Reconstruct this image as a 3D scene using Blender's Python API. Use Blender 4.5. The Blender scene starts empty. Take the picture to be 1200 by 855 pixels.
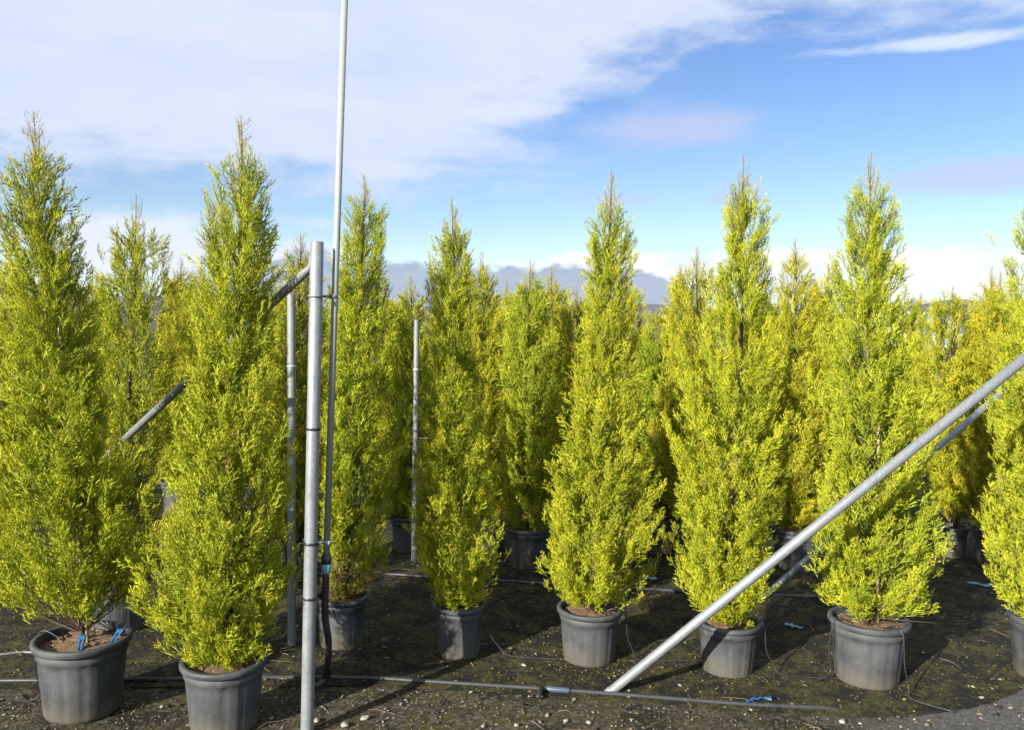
import bpy, math, random
import numpy as np
from mathutils import Matrix, Vector

# ------------------------------------------------------------------ camera
scene = bpy.context.scene
COL = scene.collection
W, H, F = 1200.0, 855.0, 1000.0            # photograph size and focal length in its pixels
CAM_H = 1.70
PITCH, ROLL = math.radians(3.0), math.radians(0.8)
CAM_R = Matrix.Rotation(math.radians(90) - PITCH, 3, 'X') @ Matrix.Rotation(ROLL, 3, 'Z')
cam_data = bpy.data.cameras.new('camera')
cam_data.sensor_width = 36.0
cam_data.lens = 36.0 * F / W
cam_data.clip_start = 0.05
cam_data.clip_end = 20000
cam = bpy.data.objects.new('camera', cam_data)
COL.objects.link(cam)
cam.matrix_world = Matrix.Translation((0, 0, CAM_H)) @ CAM_R.to_4x4()
scene.camera = cam

# ------------------------------------------------------------------ light
SUN_EL = math.radians(22.0)
SHADOW = Vector((0.645, 0.765))              # where shadows fall on the ground: to the side and away
SHADOW.normalize()
to_sun = Vector((-SHADOW.x * math.cos(SUN_EL), -SHADOW.y * math.cos(SUN_EL), math.sin(SUN_EL)))
sun_data = bpy.data.lights.new('sun', 'SUN')
sun_data.energy = 5.0
sun_data.angle = math.radians(0.55)
sun_data.color = (1.0, 0.95, 0.84)
sun = bpy.data.objects.new('sun', sun_data)
COL.objects.link(sun)
sun.rotation_euler = to_sun.to_track_quat('Z', 'Y').to_euler()
sun.location = (-6, -6, 8)

scene.view_settings.view_transform = 'Standard'
scene.view_settings.look = 'None'
scene.view_settings.gamma = 1.0
scene.view_settings.use_curve_mapping = False
scene.view_settings.exposure = 1.26
scene.cycles.use_denoising = True
scene.cycles.max_bounces = 8
scene.cycles.transparent_max_bounces = 8

world = bpy.data.worlds.new('World')
scene.world = world
world.use_nodes = True
SKY_STRENGTH = 0.064


class Nodes:
    """small helper: chains shader nodes with plain calls"""
    def __init__(self, tree):
        self.t = tree
        self.n = tree.nodes
        self.l = tree.links
        self.n.clear()

    def new(self, kind, **props):
        node = self.n.new(kind)
        for k, v in props.items():
            setattr(node, k, v)
        return node

    def put(self, sock, v):
        if isinstance(v, bpy.types.NodeSocket):
            self.l.new(v, sock)
        elif isinstance(v, (tuple, list)) and len(v) == 3 and sock.type == 'RGBA':
            sock.default_value = (*v, 1)
        else:
            sock.default_value = v

    def m(self, op, a, b=None, c=None, clamp=False):
        node = self.new('ShaderNodeMath', operation=op, use_clamp=clamp)
        for i, v in enumerate((a, b, c)):
            if v is not None:
                self.put(node.inputs[i], v)
        return node.outputs[0]

    def step(self, v, lo, hi, to0=0.0, to1=1.0):
        node = self.new('ShaderNodeMapRange', interpolation_type='SMOOTHSTEP')
        for i, x in enumerate((v, lo, hi, to0, to1)):
            self.put(node.inputs[i], x)
        return node.outputs[0]

    def lin(self, v, lo, hi, to0=0.0, to1=1.0):
        node = self.new('ShaderNodeMapRange')
        for i, x in enumerate((v, lo, hi, to0, to1)):
            self.put(node.inputs[i], x)
        return node.outputs[0]

    def mix(self, f, a, b, mode='MIX'):
        node = self.new('ShaderNodeMix', data_type='RGBA', blend_type=mode)
        self.put(node.inputs[0], f)
        self.put(node.inputs[6], a)
        self.put(node.inputs[7], b)
        return node.outputs[2]

    def noise(self, vec, scale, detail=6, rough=0.55, dist=0.0):
        node = self.new('ShaderNodeTexNoise')
        if vec is not None:
            self.put(node.inputs['Vector'], vec)
        node.inputs['Scale'].default_value = scale
        node.inputs['Detail'].default_value = detail
        node.inputs['Roughness'].default_value = rough
        node.inputs['Distortion'].default_value = dist
        return node.outputs['Fac']

    def vscale(self, vec, s):
        node = self.new('ShaderNodeVectorMath', operation='MULTIPLY')
        self.put(node.inputs[0], vec)
        node.inputs[1].default_value = s
        return node.outputs[0]


def build_world():
    b = Nodes(world.node_tree)
    out = b.new('ShaderNodeOutputWorld')
    bg = b.new('ShaderNodeBackground')
    bg.inputs['Strength'].default_value = SKY_STRENGTH
    sky = b.new('ShaderNodeTexSky', sky_type='NISHITA')
    sky.sun_disc = False
    sky.sun_elevation = SUN_EL
    sky.sun_rotation = math.atan2(to_sun.x, to_sun.y)
    sky.altitude = 300
    sky.air_density = 1.0
    sky.dust_density = 0.3
    sky.ozone_density = 2.5
    d = b.new('ShaderNodeTexCoord').outputs['Generated']
    sep = b.new('ShaderNodeSeparateXYZ')
    b.put(sep.inputs[0], d)
    x, y, z = sep.outputs
    az = b.m('MULTIPLY', b.m('ARCTAN2', x, y), 57.2958)
    el = b.m('MULTIPLY', b.m('ARCSINE', z), 57.2958)
    flat = b.vscale(d, (1, 1, 3.2))
    n_big = b.m('SUBTRACT', b.noise(flat, 3.1, 8, 0.6, 0.3), 0.5)
    n_mid = b.m('SUBTRACT', b.noise(flat, 9.0, 8, 0.62, 0.2), 0.5)
    n_puff = b.m('SUBTRACT', b.noise(b.vscale(d, (1, 1, 1.8)), 17.0, 8, 0.6), 0.5)

    def blob(a, e, sa, se, amp=1.0):
        p = b.m('POWER', b.m('ABSOLUTE', b.m('DIVIDE', b.m('SUBTRACT', az, a), sa)), 2.0)
        q = b.m('POWER', b.m('ABSOLUTE', b.m('DIVIDE', b.m('SUBTRACT', el, e), se)), 2.0)
        return b.m('MULTIPLY', b.m('EXPONENT', b.m('MULTIPLY', b.m('ADD', p, q), -1.0)), amp)

    def total(items):
        s = items[0]
        for i in items[1:]:
            s = b.m('ADD', s, i)
        return s

    # high thin sheet: its lower edge climbs from one side of the view to the other
    edge = b.step(az, -14.0, 24.0, 7.8, 19.6)
    depth = b.m('SUBTRACT', el, edge)
    depth = b.m('ADD', depth, b.m('MULTIPLY', n_big, 15.0))
    depth = b.m('ADD', depth, b.m('MULTIPLY', n_mid, 11.0))
    sheet = b.step(depth, -1.8, 3.6)
    wisp = b.step(b.m('ADD', total([blob(26, 16.3, 8, 0.5, .9), blob(-1, 13.4, 7, .9, .8), blob(-9, 9.6, 5, .8, .75),
                                    blob(-14, 6.2, 6, .6, .7), blob(24, 6.3, 7, .5, .5)]), b.m('MULTIPLY', n_mid, 1.6)), 0.3, 0.95)
    lav = b.step(b.m('ADD', total([blob(9.5, 12.4, 5.8, 1.3, 1.2), blob(29, 8.6, 7.0, 1.5, 1.1), blob(14.5, 8.0, 2.6, .8, .9),
                                   blob(7.5, 8.0, 4, .7, .6)]), b.m('MULTIPLY', n_mid, 1.8)), 0.22, 1.0)
    # low banks of cloud along the horizon, all the way round
    everywhere = b.m('MULTIPLY', b.m('EXPONENT', b.m('MULTIPLY', b.m('POWER', b.m('ABSOLUTE', b.m('DIVIDE', b.m('SUBTRACT', el, 1.6), 2.4)), 2.0), -1.0)), 0.42)
    white = b.step(b.m('ADD', total([everywhere, blob(7, 3.7, 8.5, 1.15, .75), blob(24, 2.9, 11, 1.9, 1.0)]), b.m('ADD', b.m('MULTIPLY', n_puff, 1.1), b.m('MULTIPLY', n_mid, 0.7))), 0.42, 0.72)
    soft = b.step(b.m('ADD', total([blob(-25, 4.2, 7, 2.8, .95), blob(-14, 3.6, 8, 1.8, .7)]), b.m('ADD', b.m('MULTIPLY', n_puff, .9), b.m('MULTIPLY', n_mid, 0.6))), 0.35, 0.8)
    grey = b.step(b.m('ADD', total([blob(0.5, 1.7, 9.5, 2.0, 1.1), blob(-15, 1.7, 7.5, 2.4, 1.0), blob(6, 0.6, 8, 2.2, .8)]),
                      b.m('ADD', b.m('MULTIPLY', n_puff, 1.7), b.m('MULTIPLY', n_mid, .6))), 0.40, 0.72)
    k = 1.0 / SKY_STRENGTH
    k *= 0.69
    c = lambda r, g, bl: (r * k, g * k, bl * k)
    hsv = b.new('ShaderNodeHueSaturation')
    hsv.inputs['Saturation'].default_value = 1.2
    hsv.inputs['Hue'].default_value = 0.513
    hsv.inputs['Value'].default_value = 1.0
    b.put(hsv.inputs['Color'], sky.outputs[0])
    col = hsv.outputs[0]
    thick = b.lin(b.m('ADD', n_big, b.m('MULTIPLY', n_mid, .8)), -0.22, 0.28)
    sheet_col = b.mix(thick, c(.49, .52, .61), c(.39, .46, .60))
    col = b.mix(b.m('MULTIPLY', lav, 0.75), col, c(.33, .38, .54))
    col = b.mix(b.m('MULTIPLY', wisp, 0.75), col, c(.53, .57, .66))
    col = b.mix(b.m('MULTIPLY', sheet, 0.93), col, sheet_col)
    col = b.mix(b.m('MULTIPLY', soft, 0.9), col, c(.50, .53, .63))
    col = b.mix(b.m('MULTIPLY', white, 0.95), col, b.mix(b.step(n_puff, -.2, .2), c(.50, .53, .61), c(.74, .75, .78)))
    col = b.mix(b.m('MULTIPLY', grey, 0.92), col, c(.14, .19, .29))
    b.put(bg.inputs['Color'], col)
    b.l.new(bg.outputs[0], out.inputs[0])


build_world()


# ------------------------------------------------------------------ pixels to places
def ray(px, py):
    v = CAM_R @ Vector(((px - W / 2) / F, (H / 2 - py) / F, -1.0))
    return v


def on_ground(px, py, z=0.0):
    v = ray(px, py)
    t = (z - CAM_H) / v.z
    return Vector((v.x * t, v.y * t, z))


def at_depth(px, py, y):
    v = ray(px, py)
    t = y / v.y
    return Vector((v.x * t, y, CAM_H + v.z * t))


# ------------------------------------------------------------------ object helpers
def tag(o, label=None, category=None, group=None, kind=None):
    for k, v in (('label', label), ('category', category), ('group', group), ('kind', kind)):
        if v:
            o[k] = v
    return o


def thing(name, loc, label, category, group=None):
    o = bpy.data.objects.new(name, None)
    o.empty_display_size = 0.1
    o.location = loc
    COL.objects.link(o)
    return tag(o, label, category, group)


def mesh_obj(name, verts, faces, material, parent=None, smooth=True, loc=None):
    me = bpy.data.meshes.new(name)
    me.from_pydata([tuple(v) for v in verts], [], faces)
    me.update()
    if smooth:
        me.polygons.foreach_set('use_smooth', [True] * len(me.polygons))
    me.materials.append(material)
    return link(name, me, parent, loc)


def link(name, me, parent=None, loc=None):
    o = bpy.data.objects.new(name, me)
    COL.objects.link(o)
    if parent:
        o.parent = parent
    if loc is not None:
        o.location = loc
    return o


def tube(points, radii, n=8, cap=True):
    """swept tube through points; returns verts and faces"""
    P = [Vector(p) for p in points]
    if not isinstance(radii, (list, tuple)):
        radii = [radii] * len(P)
    verts, faces = [], []
    prev = None
    for i, p in enumerate(P):
        t = (P[min(i + 1, len(P) - 1)] - P[max(i - 1, 0)]).normalized()
        if prev is None:
            u = t.orthogonal().normalized()
        else:
            u = (prev - t * prev.dot(t))
            u = u.normalized() if u.length > 1e-6 else t.orthogonal().normalized()
        prev = u
        w = t.cross(u)
        for k in range(n):
            a = 2 * math.pi * k / n
            verts.append(p + (u * math.cos(a) + w * math.sin(a)) * radii[i])
    for i in range(len(P) - 1):
        for k in range(n):
            k2 = (k + 1) % n
            faces.append((i * n + k, i * n + k2, (i + 1) * n + k2, (i + 1) * n + k))
    if cap:
        faces.append(tuple(range(n - 1, -1, -1)))
        faces.append(tuple((len(P) - 1) * n + k for k in range(n)))
    return verts, faces


def merge(parts):
    V, Fc = [], []
    for v, f in parts:
        o = len(V)
        V += list(v)
        Fc += [tuple(i + o for i in q) for q in f]
    return V, Fc


def catmull(pts, n=8):
    P = [Vector(p) for p in pts]
    P = [P[0] * 2 - P[1]] + P + [P[-1] * 2 - P[-2]]
    out = []
    for i in range(1, len(P) - 2):
        for k in range(n):
            t = k / n
            a, b_, c, d = P[i - 1], P[i], P[i + 1], P[i + 2]
            out.append(0.5 * ((2 * b_) + (c - a) * t + (2 * a - 5 * b_ + 4 * c - d) * t * t + (3 * b_ - a - 3 * c + d) * t ** 3))
    out.append(P[-2])
    return out


# ------------------------------------------------------------------ materials
def material(name):
    m = bpy.data.materials.new(name)
    m.use_nodes = True
    b = Nodes(m.node_tree)
    out = b.new('ShaderNodeOutputMaterial')
    return m, b, out


def principled(b, out, color, rough=0.6, metal=0.0, spec=0.5, bump=None, bump_strength=0.3, bump_dist=0.01):
    p = b.new('ShaderNodeBsdfPrincipled')
    b.put(p.inputs['Base Color'], color)
    b.put(p.inputs['Roughness'], rough)
    b.put(p.inputs['Metallic'], metal)
    p.inputs['Specular IOR Level'].default_value = spec
    if bump is not None:
        bn = b.new('ShaderNodeBump')
        bn.inputs['Strength'].default_value = bump_strength
        bn.inputs['Distance'].default_value = bump_dist
        b.put(bn.inputs['Height'], bump)
        b.l.new(bn.outputs[0], p.inputs['Normal'])
    b.l.new(p.outputs[0], out.inputs[0])
    return p


def coords(b, which='Object'):
    return b.new('ShaderNodeTexCoord').outputs[which]


def geo_pos(b):
    return b.new('ShaderNodeNewGeometry').outputs['Position']


def foliage_material():
    m, b, out = material('golden_cypress_foliage')
    def attr(n):
        a = b.new('ShaderNodeAttribute', attribute_name=n)
        return a.outputs['Fac']
    tip, rnd, dry = attr('tip'), attr('rnd'), attr('dry')
    info = b.new('ShaderNodeObjectInfo')
    f = b.m('ADD', b.m('MULTIPLY', tip, 0.45), b.m('MULTIPLY', rnd, 0.55))
    col = b.mix(f, (.070, .145, .010), (.645, .615, .034))
    gold = b.step(rnd, 0.80, 1.0)
    col = b.mix(b.m('MULTIPLY', gold, tip), col, (.68, .63, .05))
    # whole trees differ a little, by their object colour
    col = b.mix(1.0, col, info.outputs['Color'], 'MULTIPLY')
    col = b.mix(dry, col, (.33, .25, .10))
    dif = b.new('ShaderNodeBsdfPrincipled')
    b.put(dif.inputs['Base Color'], col)
    dif.inputs['Roughness'].default_value = 0.6
    dif.inputs['Specular IOR Level'].default_value = 0.25
    tr = b.new('ShaderNodeBsdfTranslucent')
    b.put(tr.inputs['Color'], col)
    mx = b.new('ShaderNodeMixShader')
    mx.inputs[0].default_value = 0.16
    b.l.new(dif.outputs[0], mx.inputs[1])
    b.l.new(tr.outputs[0], mx.inputs[2])
    b.l.new(mx.outputs[0], out.inputs[0])
    return m


def bark_material():
    m, b, out = material('brown_bark')
    v = b.vscale(coords(b), (60, 60, 14))
    n = b.noise(v, 1.0, 4)
    principled(b, out, b.mix(n, (.045, .027, .015), (.15, .10, .055)), 0.85, bump=n, bump_dist=.004)
    return m


def pot_material():
    m, b, out = material('dusty_grey_plastic')
    co = coords(b)
    info = b.new('ShaderNodeObjectInfo')
    off = b.new('ShaderNodeVectorMath', operation='ADD')
    b.put(off.inputs[0], co)
    comb = b.new('ShaderNodeCombineXYZ')
    b.put(comb.inputs[0], b.m('MULTIPLY', info.outputs['Random'], 40.0))
    b.put(off.inputs[1], comb.outputs[0])
    p = off.outputs[0]
    dust = b.noise(p, 7.0, 6, 0.65)
    streak = b.noise(b.vscale(p, (26, 26, 3.0)), 1.0, 4, 0.6)
    fine = b.noise(p, 90.0, 4, 0.7)
    sep = b.new('ShaderNodeSeparateXYZ')
    b.put(sep.inputs[0], co)
    col = b.mix(b.step(dust, .34, .68), (.030, .032, .036), (.062, .065, .070))
    col = b.mix(b.m('MULTIPLY', b.step(streak, .52, .78), .55), col, (.095, .095, .094))
    # soil splashed up from the ground
    splash = b.m('ADD', b.m('MULTIPLY', sep.outputs[2], -9.0), b.m('MULTIPLY', b.m('ADD', dust, fine), 0.9))
    col = b.mix(b.m('MULTIPLY', b.step(splash, -.35, .75), .8), col, (.080, .070, .052))
    principled(b, out, col, b.lin(dust, .3, .7, .55, .8), bump=fine, bump_strength=.12, bump_dist=.003)
    return m


def soil_material():
    m, b, out = material('potting_soil')
    co = coords(b)
    n = b.noise(co, 55, 5, .7)
    principled(b, out, b.mix(n, (.055, .032, .018), (.24, .15, .085)), .95, bump=n, bump_strength=.8, bump_dist=.01)
    return m


def chips_material():
    m, b, out = material('bark_chips')
    a = b.new('ShaderNodeAttribute', attribute_name='rnd').outputs['Fac']
    col = b.mix(a, (.06, .036, .022), (.36, .22, .12))
    principled(b, out, col, .9)
    return m


def steel_material(name, base, dirt, rough=.42):
    m, b, out = material(name)
    co = geo_pos(b)
    n = b.noise(b.vscale(co, (18, 18, 10)), 1.0, 5, .65)
    s = b.new('ShaderNodeTexVoronoi')
    b.put(s.inputs['Vector'], co)
    s.inputs['Scale'].default_value = 70
    spot = b.step(b.noise(co, 40, 5, .7), .60, .74)
    f = b.m('ADD', b.m('MULTIPLY', n, .75), b.m('MULTIPLY', s.outputs['Distance'], .35))
    col = b.mix(b.lin(f, .2, 1.0), base, dirt)
    col = b.mix(b.m('MULTIPLY', spot, .35), col, (.22, .20, .17))
    principled(b, out, col, b.lin(n, .3, .7, rough, rough + .2), metal=.35, bump=n, bump_strength=.1, bump_dist=.002)
    return m


def plain_material(name, color, rough=.5, vary=.25):
    m, b, out = material(name)
    n = b.noise(geo_pos(b), 35, 5, .6)
    dark = tuple(x * (1 - vary) for x in color)
    light = tuple(min(1, x * (1 + vary)) for x in color)
    principled(b, out, b.mix(n, dark, light), rough)
    return m


def ground_material():
    m, b, out = material('mossy_gravel_ground')
    p = geo_pos(b)
    big = b.noise(p, 1.3, 6, .6)
    mid = b.noise(p, 7.0, 6, .65)
    fine = b.step(b.noise(p, 42.0, 9, .85), .30, .72)
    vor = b.new('ShaderNodeTexVoronoi')
    b.put(vor.inputs['Vector'], p)
    vor.inputs['Scale'].default_value = 60
    col = b.mix(fine, (.008, .007, .005), (.15, .122, .075))
    moss = b.step(b.m('ADD', mid, b.m('MULTIPLY', big, .5)), .66, .92)
    col = b.mix(b.m('MULTIPLY', moss, .75), col, b.mix(fine, (.020, .022, .006), (.19, .165, .040)))
    dark_patch = b.step(b.noise(p, 4.1, 6, .7), .48, .60)  # irregular darker patches over the ground
    col = b.mix(b.m('MULTIPLY', dark_patch, .8), col, (.014, .014, .011))
    sep = b.new('ShaderNodeSeparateColor')
    b.put(sep.inputs[0], vor.outputs['Color'])
    stone = b.step(sep.outputs[0], .72, .8)
    col = b.mix(b.m('MULTIPLY', stone, .5), col, (.17, .16, .14))
    # grey gravel track where the planting ends
    s2 = b.new('ShaderNodeSeparateXYZ')
    b.put(s2.inputs[0], p)
    grey = b.step(b.m('ADD', s2.outputs[0], b.m('MULTIPLY', mid, .9)), 1.6, 2.5)
    col = b.mix(b.m('MULTIPLY', grey, .8), col, b.mix(fine, (.05, .051, .054), (.24, .24, .245)))
    h = b.m('ADD', b.m('MULTIPLY', vor.outputs['Distance'], -.6), fine)
    principled(b, out, col, .95, spec=.2, bump=h, bump_strength=.9, bump_dist=.012)
    return m


def mat_material():
    m, b, out = material('black_weed_mat')
    p = geo_pos(b)
    wx = b.new('ShaderNodeTexWave', wave_type='BANDS', bands_direction='X')
    wy = b.new('ShaderNodeTexWave', wave_type='BANDS', bands_direction='Y')
    for w_ in (wx, wy):
        b.put(w_.inputs['Vector'], p)
        w_.inputs['Scale'].default_value = 90
    weave = b.m('MULTIPLY', wx.outputs['Fac'], wy.outputs['Fac'])
    big = b.noise(p, 1.1, 6, .62)
    mid = b.noise(p, 5.5, 6, .68)
    fine = b.step(b.noise(p, 34, 9, .85), .30, .72)
    col = b.mix(weave, (.006, .007, .006), (.016, .018, .016))
    silt = b.step(b.m('ADD', big, b.m('MULTIPLY', mid, .8)), .84, 1.10)
    col = b.mix(b.m('MULTIPLY', silt, .85), col, b.mix(fine, (.008, .008, .005), (.12, .105, .048)))
    moss = b.step(b.m('ADD', mid, b.m('MULTIPLY', fine, .35)), .58, .80)
    col = b.mix(b.m('MULTIPLY', moss, .8), col, b.mix(fine, (.008, .010, .003), (.17, .15, .032)))
    dusty = b.step(b.noise(p, 2.3, 6, .6), .55, .75)
    col = b.mix(b.m('MULTIPLY', dusty, .35), col, (.08, .072, .055))
    principled(b, out, col, .85, spec=.3, bump=b.m('ADD', fine, b.m('MULTIPLY', weave, .2)), bump_strength=.9, bump_dist=.02)
    return m


def litter_material(name, colors):
    m, b, out = material(name)
    a = b.new('ShaderNodeAttribute', attribute_name='rnd').outputs['Fac']
    r = b.new('ShaderNodeValToRGB')
    r.color_ramp.interpolation = 'LINEAR'
    els = r.color_ramp.elements
    while len(els) < len(colors):
        els.new(.5)
    for i, c_ in enumerate(colors):
        els[i].position = i / (len(colors) - 1)
        els[i].color = (*c_, 1)
    b.put(r.inputs[0], a)
    principled(b, out, r.outputs[0], .9, spec=.2)
    return m


def hill_material():
    m, b, out = material('scrub_hillside')
    p = geo_pos(b)
    n = b.noise(p, .012, 6, .6)
    principled(b, out, b.mix(n, (.035, .040, .045), (.075, .072, .075)), .95, spec=.1)
    return m


FOLIAGE = foliage_material()
BARK = bark_material()
POT = pot_material()
SOIL = soil_material()
CHIPS = chips_material()
STEEL = steel_material('galvanised_steel', (.16, .17, .18), (.28, .295, .31))
OLD_STEEL = steel_material('weathered_galvanised_steel', (.14, .155, .16), (.27, .285, .29), .5)
PVC = plain_material('pale_riser_pipe', (.25, .27, .25), .45, .2)
BLACK = plain_material('black_polyethylene', (.022, .022, .024), .42, .3)
PIPE = plain_material('dusty_black_pipe', (.034, .035, .037), .36, .6)
BLUE = plain_material('blue_plastic', (.016, .085, .20), .4, .3)
CYAN = plain_material('pale_blue_tape', (.13, .30, .38), .4, .3)
CANE = plain_material('bamboo_cane', (.40, .31, .17), .6, .3)
WIRE = plain_material('thin_wire', (.40, .42, .42), .4, .1)
WHITE_STONE = plain_material('white_stone', (.24, .23, .20), .9, .45)
GLASSHOUSE = plain_material('white_polythene_sheet', (.42, .45, .47), .5, .1)


# ------------------------------------------------------------------ the setting
def ground_z(x, y):
    return 0.0


def build_ground():
    rng = np.random.default_rng(5)
    S = 6000.0
    v = [(-S, -200, 0), (S, -200, 0), (S, S, 0), (-S, S, 0)]
    g = mesh_obj('ground', v, [(0, 1, 2, 3)], ground_material(), smooth=False)
    tag(g, 'mossy gravelly ground in front of the potted trees', kind='structure')
    # weed mat: front edge runs along the irrigation pipe and curves away at one end
    edge_px = [(-500, 812), (-200, 810), (0, 808), (190, 806), (385, 804), (490, 807), (600, 813), (700, 820), (800, 828), (880, 834),
               (940, 837), (1000, 840), (1050, 840), (1100, 836), (1150, 827), (1200, 808), (1250, 785), (1300, 765), (1400, 740), (1500, 722)]
    front = catmull([on_ground(*q) for q in edge_px], 10)
    cols, rows = len(front), 60
    verts, faces = [], []
    for i, f in enumerate(front):
        fx = f.x + rng.normal(0, .004)
        for j in range(rows):
            t = j / (rows - 1)
            yy = f.y + (26 - f.y) * t ** 2.2
            xx = fx + (fx * 1.6) * t ** 2.2
            z = .006 + .004 * (math.sin(xx * 3.1 + 1) * math.sin(yy * 2.7) + math.sin(xx * 7.3 + yy * 3) * .5 + 1.5) * min(1, t * 12)
            if j == 0:
                yy += rng.normal(0, .004)
                z = .004
            verts.append((xx, yy, z))
    for i in range(cols - 1):
        for j in range(rows - 1):
            a = i * rows + j
            faces.append((a, a + rows, a + rows + 1, a + 1))
    o = mesh_obj('weed_mat', verts, faces, mat_material())
    tag(o, 'black woven weed mat with moss under the potted trees', kind='structure')
    return front


MAT_EDGE = build_ground()


def build_hills():
    rng = random.Random(11)
    # two ridges; crest heights follow the hills seen between the trees
    for dist, base, seed, amp in ((2600, 70, 3, 26), (3900, 120, 8, 40)):
        n = 240
        verts, faces = [], []
        ph = [rng.uniform(0, 6.28) for _ in range(6)]
        for i in range(n + 1):
            a = math.radians(-75 + 150 * i / n)
            h = base + sum(amp / (k + 1) * math.sin(a * (9 + 13 * k) + ph[k]) for k in range(6))
            deg = math.degrees(a)
            h *= 0.36 + 0.36 * math.exp(-((deg - 25) / 7) ** 2) + .45 * math.exp(-((deg + 21) / 6) ** 2) + .2 * math.exp(-((deg - 9) / 5) ** 2)
            for j in range(7):
                t = j / 6
                r = dist - (1 - t) * dist * .22
                bump = 1 + .12 * math.sin(a * 90 + j * 2.1)
                verts.append((r * math.sin(a), r * math.cos(a), h * (t ** 1.3) * (bump if 0 < j < 6 else 1) - (2 if j == 0 else 0)))
            r = dist * 1.25
            verts.append((r * math.sin(a), r * math.cos(a), -2))
        for i in range(n):
            for j in range(7):
                k = i * 8 + j
                faces.append((k, k + 8, k + 9, k + 1))
        o = mesh_obj('hills', verts, faces, hill_material())
        tag(o, 'low grey purple hills along the horizon', kind='structure')


build_hills()

# ------------------------------------------------------------------ trees
def make_sprays():
    """feathery cypress sprays: a stem of fine forked shoots; unit length along +Z"""
    protos = []
    for p in range(12):
        rng = np.random.default_rng(100 + p)
        sparse = p >= 9
        slender = 6 <= p < 9
        V, T = [], []

        def blade(a, d, length, width, t0, t1):
            d = d / np.linalg.norm(d)
            s = np.cross(d, rng.normal(size=3))
            s /= np.linalg.norm(s)
            V.extend([a + s * width * .5, a + d * length, a - s * width * .5])
            T.extend([t0, t1, t0])
        n = 8 if sparse else 10
        bend = rng.normal(0, .10, 2)
        axis = lambda t: np.array([bend[0] * t * t, bend[1] * t * t, t])
        flat = rng.uniform(0, math.pi)
        for i in range(n):
            t = .06 + .86 * i / (n - 1)
            side = 1 if i % 2 else -1
            ang = flat + (0 if side > 0 else math.pi) + rng.normal(0, .75)
            out = np.array([math.cos(ang), math.sin(ang), 0])
            ln = (.42 * (1 - t) ** .7 + .13) * rng.uniform(.75, 1.25) * (.62 if sparse else 1)
            dr = out * (.34 if slender else .56) + np.array([0, 0, .84]) + rng.normal(0, .10, 3)
            dr /= np.linalg.norm(dr)
            a = axis(t)
            w = .026 if sparse else (.036 if slender else .050)
            blade(a, dr, ln, w, t * .6, t * .6 + .45)
            for q in range(2 if sparse else (5 if slender else 4)):
                s = rng.uniform(.25, .85)
                d2 = dr + rng.normal(0, .42, 3) + np.array([0, 0, .15])
                blade(a + dr * ln * s, d2, ln * rng.uniform(.35, .62), w * .9, t * .5 + .3 * s, t * .5 + .5)
        for s in range(3):
            t = s / 3.
            blade(axis(t), axis(t + .4) - axis(t), .42, .035, t, t + .33)
        protos.append((np.array(V, dtype=np.float32), np.array(T, dtype=np.float32)))
    return protos


SPRAYS = make_sprays()


def crown_mesh(name, spots, rng):
    """spots: list of (position, direction, size, rnd, dry, sparse)"""
    VV, TT, RR, DD = [], [], [], []
    pos = np.array([s[0] for s in spots], dtype=np.float32)
    dr = np.array([s[1] for s in spots], dtype=np.float32)
    dr /= np.linalg.norm(dr, axis=1, keepdims=True)
    size = np.array([s[2] for s in spots], dtype=np.float32)
    rnd = np.array([s[3] for s in spots], dtype=np.float32)
    dry = np.array([s[4] for s in spots], dtype=np.float32)
    which = np.array([rng.integers(9, 12) if s[5] == 2 else (rng.integers(6, 9) if s[5] == 1 else rng.integers(0, 6)) for s in spots])
    h = rng.normal(size=(len(spots), 3)).astype(np.float32)
    u = np.cross(dr, h)
    u /= np.linalg.norm(u, axis=1, keepdims=True)
    w = np.cross(dr, u)
    R = np.stack([u, w, dr], axis=2)
    for p, (V, T) in enumerate(SPRAYS):
        ids = np.nonzero(which == p)[0]
        if len(ids) == 0:
            continue
        out = np.einsum('nij,vj->nvi', R[ids], V) * size[ids][:, None, None] + pos[ids][:, None, :]
        VV.append(out.reshape(-1, 3))
        TT.append(np.tile(T, len(ids)))
        RR.append(np.repeat(rnd[ids], len(T)))
        DD.append(np.repeat(dry[ids], len(T)))
    V = np.concatenate(VV)
    n = len(V)
    me = bpy.data.meshes.new(name)
    me.vertices.add(n)
    me.vertices.foreach_set('co', V.ravel())
    nf = n // 3
    me.loops.add(n)
    me.loops.foreach_set('vertex_index', np.arange(n, dtype=np.int32))
    me.polygons.add(nf)
    me.polygons.foreach_set('loop_start', np.arange(0, n, 3, dtype=np.int32))
    for an, data in (('tip', TT), ('rnd', RR), ('dry', DD)):
        at = me.attributes.new(an, 'FLOAT', 'POINT')
        at.data.foreach_set('value', np.concatenate(data).astype(np.float32))
    me.update()
    me.validate()
    me.materials.append(FOLIAGE)
    return me


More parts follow.
